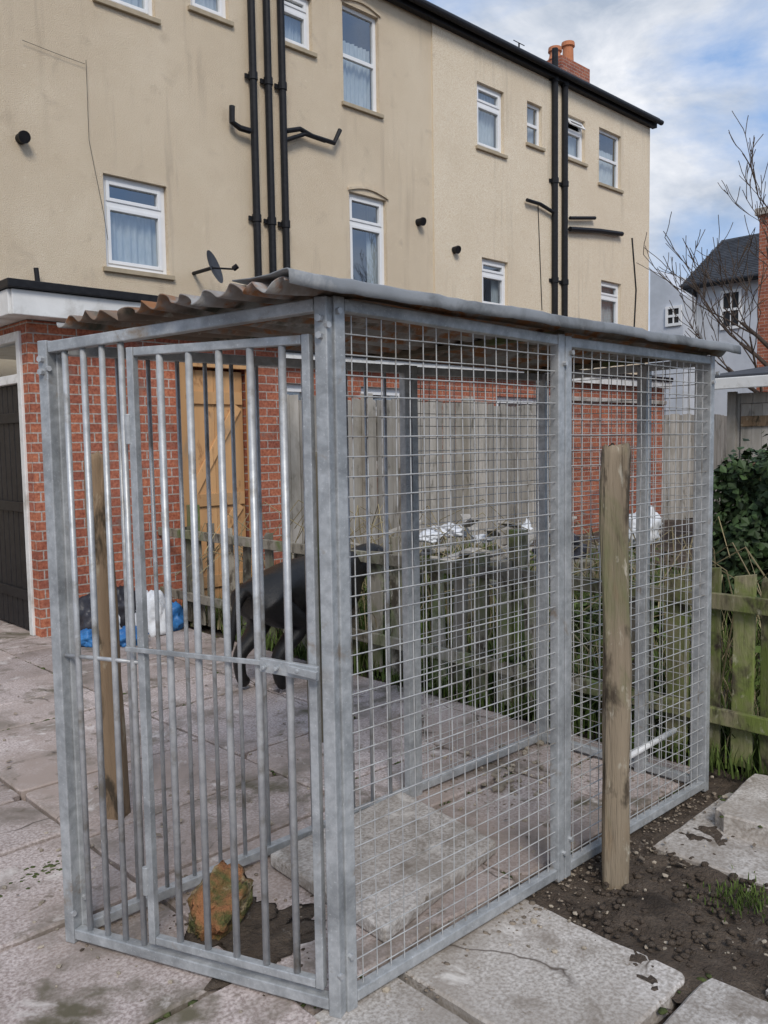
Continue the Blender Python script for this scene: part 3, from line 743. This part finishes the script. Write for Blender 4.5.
while x<gx1-.08:
    mb.box(x,min(x+.098,gx1-.03),yg,yg+.018,.05,GT-.04); x+=.101
for z in (.25,.98,GT-.28): mb.box(gx0+.05,gx1-.05,yg-.024,yg-.001,z-.055,z+.055)
mb.beam((gx0+.08,yg-.012,.32),(gx1-.1,yg-.012,.92),.022,.09,side=(0,1,0)); mb.beam((gx0+.08,yg-.012,1.05),(gx1-.1,yg-.012,GT-.35),.022,.09,side=(0,1,0))
mb.obj("leaf",woodnew,parent=GA,bevel=.003)
mb=MB(); mb.box(gx0-.06,gx0+.02,YO-.05,YO-.003,0,GT+.05); mb.box(gx1-.02,gx1+.06,YO-.05,YO-.003,0,GT+.05); mb.box(gx0+.021,gx1-.021,YO-.048,YO-.003,GT-.02,GT+.05); mb.obj("posts",woodnew,parent=GA,bevel=.004)

# ------------------------------------------------------------ tall grey fence
TF=empty("close_board_fence"); mb=MB(); YT=7.5; xa=XE+.05; xb=PY(548,450,YT).x; x=xa
while x<xb:
    wd=rnd(.11,.135); h=1.98+rnd(-.03,.03); ln=rnd(-.01,.01); mb.hexa([(x,YT,0),(x+wd,YT+.004,0),(x+wd,YT+.02,0),(x,YT+.015,0),(x+ln,YT,h),(x+ln+wd,YT+.004,h+rnd(-.02,.02)),(x+ln+wd,YT+.02,h),(x+ln,YT+.015,h)]); x+=wd+rnd(.002,.012)
mb.obj("boards",woodgrey,parent=TF)
mb=MB(); x=xa
while x<xb+.1: mb.box(x,x+.1,YT-.11,YT-.006,0,2.05); x+=1.83
for z in (.4,1.1,1.75): mb.box(xa,xb,YT+.021,YT+.06,z-.04,z+.04)
mb.obj("posts",woodgrey,parent=TF,bevel=.005)
gw=MB(); xc=PY(662,450,7.4).x; gw.box(xb+.05,xc,7.38,7.6,0,2.05); gw.obj("garden_wall",brickY)
gw=MB(); gw.box(xb+.02,xc+.03,7.33,7.65,2.053,2.12); gw.obj("wall_coping",conc,bevel=.01)
TF=empty("timber_fence"); mb=MB(); x=xc+.03
while x<xc+5.5:
    mb.box(x,x+.14,7.4,7.42,0,1.9+rnd(-.02,.02)); x+=.15
mb.obj("boards",woodgrey,parent=TF)
GS=empty("garden_shed"); mb=MB(); XS=10.0; ys=PX(727,450,XS).y; y=ys
while y>ys-4:
    if not (ys-1.05<y-.07<ys-.2): mb.box(XS,XS+.02,y-.145,y,.02,1.98)
    else: mb.box(XS,XS+.02,y-.145,y,1.86,1.98)
    y-=.15
for x in [XS+.03+k*.15 for k in range(16)]: mb.box(x,x+.145,ys-.0,ys+.02,.02,1.98)
for y in (ys-.02,ys-1.2,ys-2.4): mb.box(XS-.06,XS-.003,y-.1,y,0,2.0)
mb.obj("walls",woodgrey,parent=GS)
mb=MB(); y=ys-.17
while y>ys-1.1: mb.box(XS-.02,XS-.001,y-.12,y,.05,1.85); y-=.124
mb.obj("door",woodgrey,parent=GS)
mb=MB()
for z in (.3,1.0,1.65): mb.box(XS-.045,XS-.022,ys-1.08,ys-.18,z-.06,z+.06)
mb.beam((XS-.034,ys-.25,.36),(XS-.034,ys-1.0,.94),.022,.09,side=(1,0,0)); mb.beam((XS-.034,ys-.25,1.06),(XS-.034,ys-1.0,1.59),.022,.09,side=(1,0,0))
mb.obj("door_ledges",woodbrown,parent=GS)
mb=MB(); mb.hexa([(XS-.3,ys-4.2,2.1),(XS+2.7,ys-4.2,2.45),(XS+2.7,ys+.25,2.45),(XS-.3,ys+.25,2.1),(XS-.3,ys-4.2,2.18),(XS+2.7,ys-4.2,2.53),(XS+2.7,ys+.25,2.53),(XS-.3,ys+.25,2.18)],0)
mb.box(XS-.33,XS-.302,ys-4.2,ys+.25,2.02,2.15,1); mb.obj("roof",[slate,whitep],parent=GS,bevel=.01)

# ------------------------------------------------------------ background houses
WH=empty("rendered_house"); XW=28.0
ya=PX(689,320,XW).y; yb_=6.0; ez=PX(725,283,XW).z; rz=PX(730,240,XW+3).z
mb=MB(); mb.box(XW,XW+6,yb_,ya,0,ez); mb.poly([(XW,ya+.001,ez),(XW+6,ya+.001,ez),(XW+3,ya+.001,rz)]); 
yl=PX(650,300,XW-1).y; za=PX(655,268,XW-1).z; zb2=PX(688,294,XW-1).z
mb.hexa([(XW-1,ya-.3,0),(XW+3,ya-.3,0),(XW+3,yl,0),(XW-1,yl,0),(XW-1,ya-.3,zb2),(XW+3,ya-.3,zb2),(XW+3,yl,za),(XW-1,yl,za)])
mb.obj("walls",palewall,parent=WH)
mb=MB()
nr_=26
for i in range(nr_):
    s0=i/nr_; s1=(i+1.15)/nr_
    xx0=XW-.3+3.3*s0; zz0=ez-.05+(rz-ez+.05)*s0; xx1=XW-.3+3.3*s1; zz1=ez-.05+(rz-ez+.05)*s1
    y=yb_-(i%2)*.15
    while y<ya+.3:
        y2=min(y+.3,ya+.3); mb.hexa([(xx0,y,zz0+.03),(xx0,y2-.01,zz0+.03),(xx1,y2-.01,zz1-.0),(xx1,y,zz1-.0),(xx0,y,zz0+.055),(xx0,y2-.01,zz0+.055),(xx1,y2-.01,zz1+.015),(xx1,y,zz1+.015)]); y+=.3
mb.hexa([(XW-.3,yb_,ez-.1),(XW-.3,ya+.3,ez-.1),(XW+3,ya+.3,rz-.1),(XW+3,yb_,rz-.1),(XW-.3,yb_,ez-.04),(XW-.3,ya+.3,ez-.04),(XW+3,ya+.3,rz+.0),(XW+3,yb_,rz+.0)])
mb.hexa([(XW+3,yb_,rz-.1),(XW+3,ya+.3,rz-.1),(XW+6.3,ya+.3,ez-.05),(XW+6.3,yb_,ez-.05),(XW+3,yb_,rz+.05),(XW+3,ya+.3,rz+.05),(XW+6.3,ya+.3,ez+.08),(XW+6.3,yb_,ez+.08)])
mb.obj("roof",slate,parent=WH)
def sidewin(u0,u1,v0,v1,X,par,name="window"):
    a=PX(u0,(v0+v1)/2,X).y; b=PX(u1,(v0+v1)/2,X).y; z1=PX((u0+u1)/2,v0,X).z; z0=PX((u0+u1)/2,v1,X).z
    lo,hi=min(a,b),max(a,b); mb=MB(); t=.09
    mb.box(X-.06,X-.003,lo,lo+t,z0,z1); mb.box(X-.06,X-.003,hi-t,hi,z0,z1); mb.box(X-.06,X-.003,lo+t,hi-t,z0,z0+t); mb.box(X-.06,X-.003,lo+t,hi-t,z1-t,z1); mb.box(X-.055,X-.003,lo+t,hi-t,(z0+z1)/2-.04,(z0+z1)/2+.04)
    mb.box(X-.052,X-.003,(lo+hi)/2-.02,(lo+hi)/2+.02,z0+t,(z0+z1)/2-.041); mb.box(X-.052,X-.003,(lo+hi)/2-.02,(lo+hi)/2+.02,(z0+z1)/2+.041,z1-t)
    mb.obj(name,upvc,parent=par); mb=MB(); mb.box(X-.02,X-.004,lo+t,hi-t,z0+t,z1-t); mb.obj("pane",darkin,parent=par)
sidewin(721,742,290,329,XW,WH); sidewin(666,682,306,326,XW-1,WH)
dp=MB(); dp.tube([(XW-.1,ya-.25,ez),(XW-.1,ya-.25,0)],.06,8); dp.tube([(XW-.35,yb_,ez),(XW-.35,ya+.3,ez)],.08,8); dp.obj("gutter",blackp,parent=WH)
BH=empty("brick_house"); mb=MB(); XB=20.0; y1=PX(758,300,XB).y; zt=PX(762,215,XB).z
mb.box(XB,XB+1.2,y1-1.0,y1,0,zt); mb.box(XB+.1,XB+6,y1-8,y1-1.0,0,zt-1.2); mb.obj("walls",brickX,parent=BH)
mb=MB(); mb.box(XB-.08,XB+1.28,y1-1.08,y1+.08,zt+.001,zt+.15); mb.obj("coping",conc,parent=BH)
mb=MB(); mb.tube([(XB+.5,y1-.4,zt+.15),(XB+.5,y1-.4,zt+.6)],.15,12); mb.obj("chimney_pot",terra,parent=BH)
mb=MB(); mb.hexa([(XB-.2,y1-8,zt-1.25),(XB-.2,y1-1.1,zt-1.25),(XB+3,y1-1.1,zt+.6),(XB+3,y1-8,zt+.6),(XB-.2,y1-8,zt-1.1),(XB-.2,y1-1.1,zt-1.1),(XB+3,y1-1.1,zt+.75),(XB+3,y1-8,zt+.75)]); mb.obj("roof",slate,parent=BH)

# ------------------------------------------------------------ bare tree
random.seed(31)
tb=MB()
def grow(p,d,r,l,depth):
    pts=[p];rs=[r]; q=p; dd=d.copy()
    for i in range(4):
        dd=(dd+Vector((rnd(-.16,.16),rnd(-.16,.16),rnd(-.04,.14)))).normalized(); q=q+dd*l/4; pts.append(q); rs.append(max(r*(1-.11*(i+1)),.006))
    tb.tube(pts,rs,6 if depth<3 else 4,cap=False)
    if depth>=6: return
    for k in range(3 if depth<4 else 2):
        i=random.choice((2,3,4)); nd=(dd+Vector((rnd(-.8,.8),rnd(-.8,.8),rnd(-.1,.6)))).normalized()
        grow(pts[i],nd,max(rs[i]*.62,.007),l*rnd(.62,.80),depth+1)
tp=PX(800,400,15.0)
p0=Vector((15.0,tp.y,0)); grow(p0,Vector((-.02,.02,1)),.11,2.4,0)
for zz,vv in ((2.0,(-.1,.75,.8)),(2.3,(.1,.6,1)),(1.7,(-.4,.8,.6))):
    grow(p0+Vector((0,0,zz)),Vector(vv).normalized(),.05,1.5,2)
tb.obj("bare_tree",bark,smooth=True)

# ------------------------------------------------------------ dog
random.seed(4)
D=empty("black_dog")
def skinned(name,chain_pts,edges,radii,mat,parent,sub=2):
    me=bpy.data.meshes.new(name); me.from_pydata(chain_pts,edges,[]); ob=bpy.data.objects.new(name,me); S.collection.objects.link(ob)
    sk=ob.modifiers.new("skin",'SKIN'); sk.use_smooth_shade=True
    for i,r in enumerate(radii):
        rr_=r if isinstance(r,tuple) else (r,r); me.skin_vertices[0].data[i].radius=rr_
    me.skin_vertices[0].data[0].use_root=True
    ss=ob.modifiers.new("sub",'SUBSURF'); ss.levels=sub; ss.render_levels=sub
    me.materials.append(mat); ob.parent=parent; return ob
V=[];E=[];Rr=[]
def add(p,r,par=None,k=1.3):
    V.append(p); Rr.append(tuple(x*k for x in r) if isinstance(r,tuple) else r*k)
    if par is not None: E.append((par,len(V)-1))
    return len(V)-1
pel=add((-.28,0,.565),.115)
loin=add((-.12,0,.555),(.115,.12),pel); rib=add((.04,0,.53),(.13,.15),loin); chest=add((.18,0,.525),(.13,.165),rib); wither=add((.28,0,.575),(.105,.125),chest)
nk=add((.36,0,.615),.085,wither,1.22); nk2=add((.42,0,.645),.074,nk,1.22); hd=add((.49,0,.66),.078,nk2,1.22); br_=add((.56,0,.64),.062,hd,1.22); mz=add((.63,0,.61),.044,br_,1.2); ns_=add((.685,0,.595),.033,mz,1.2)
t1=add((-.39,0,.57),.032,pel,1.2); t2=add((-.44,0,.48),.022,t1,1.2); t3=add((-.465,0,.36),.018,t2,1.2); t4=add((-.485,0,.25),.010,t3,1.2)
for s,off in ((1,0),(-1,.12)):
    h1=add((-.30,.085*s,.47),(.08,.105),pel); k1=add((-.21+off,.095*s,.35),(.052,.066),h1); hk=add((-.38+off,.095*s,.20),(.028,.034),k1); an=add((-.365+off,.095*s,.06),.026,hk); pw=add((-.32+off,.095*s,.028),(.031,.022),an)
    f1=add((.22,.08*s,.45),(.058,.085),chest); el=add((.17-off*.6,.085*s,.33),(.043,.050),f1); wr=add((.195-off*.6,.085*s,.17),.029,el); pa=add((.195-off*.6,.085*s,.055),.027,wr); tw=add((.24-off*.6,.085*s,.028),(.031,.022),pa)
skinned("body",V,E,Rr,fur,D)
for s in (1,-1):
    mb=MB(); 
    a=Vector((.47,.062*s,.73)); b=Vector((.52,.082*s,.715)); c_=Vector((.495,.128*s,.615)); d_=Vector((.46,.112*s,.655))
    off=Vector((0,.014*s,0))
    mb.hexa([a,b,c_,d_,a+off,b+off,c_+off,d_+off]); ob=mb.obj("ear",fur,parent=D,smooth=True); ss=ob.modifiers.new("s",'SUBSURF'); ss.levels=2; ss.render_levels=2
    lump("eye",(.575,.052*s,.675),(.010,.010,.010),blackp,0,1,2,parent=D)
lump("nose",(.716,0,.60),(.016,.02,.015),blackp,.1,1,2,parent=D)
ang=rad(-2); sc=1.10
dp_=G(246,690); D.rotation_euler=(0,0,ang); D.scale=(sc,)*3
rx=Matrix.Rotation(ang,3,'Z')@Vector((-.34,.09,0))*sc
D.location=(dp_.x-rx.x,dp_.y-rx.y,0)

# ------------------------------------------------------------ light and sky
SUN_EL=rad(42); sdir=Vector((-.55,-.78,0)).normalized()
sdir=Vector((sdir.x*math.cos(SUN_EL),sdir.y*math.cos(SUN_EL),math.sin(SUN_EL)))
sl_=bpy.data.lights.new("sun",'SUN'); sl_.energy=2.2; sl_.angle=rad(20); sl_.color=(1,.94,.86)
so=bpy.data.objects.new("sun",sl_); S.collection.objects.link(so); so.rotation_euler=(-sdir).to_track_quat('-Z','Y').to_euler(); so.location=(0,0,20)
W=bpy.data.worlds.new("World"); S.world=W; W.use_nodes=True; nt=W.node_tree; bg=nt.nodes["Background"]
sky=nt.nodes.new("ShaderNodeTexSky"); sky.sky_type='NISHITA'; sky.sun_disc=False; sky.sun_elevation=SUN_EL; sky.sun_rotation=math.atan2(sdir.x,sdir.y)
tc=nt.nodes.new("ShaderNodeTexCoord"); mp=nt.nodes.new("ShaderNodeMapping"); mp.inputs["Scale"].default_value=(1,1,2.2); mp.inputs["Location"].default_value=(.3,.1,.2)
nt.links.new(tc.outputs["Generated"],mp.inputs["Vector"])
f1=noise_node(nt,mp.outputs[0],3.0,7,.58,.3); f2=noise_node(nt,mp.outputs[0],5.5,6,.6,.3)
ccol=ramp(nt,f2,.34,.66,(2.9,3.4,4.2,1),(6.4,6.5,6.8,1))
skyc=mixc(nt,.7,sky.outputs[0],(1.8,3.1,5.6))
col=mixc(nt,ramp(nt,f1,.40,.62),skyc,ccol)
nt.links.new(col,bg.inputs["Color"]); bg.inputs["Strength"].default_value=.15
S.view_settings.view_transform='Standard'; S.view_settings.look='None'; S.view_settings.exposure=0
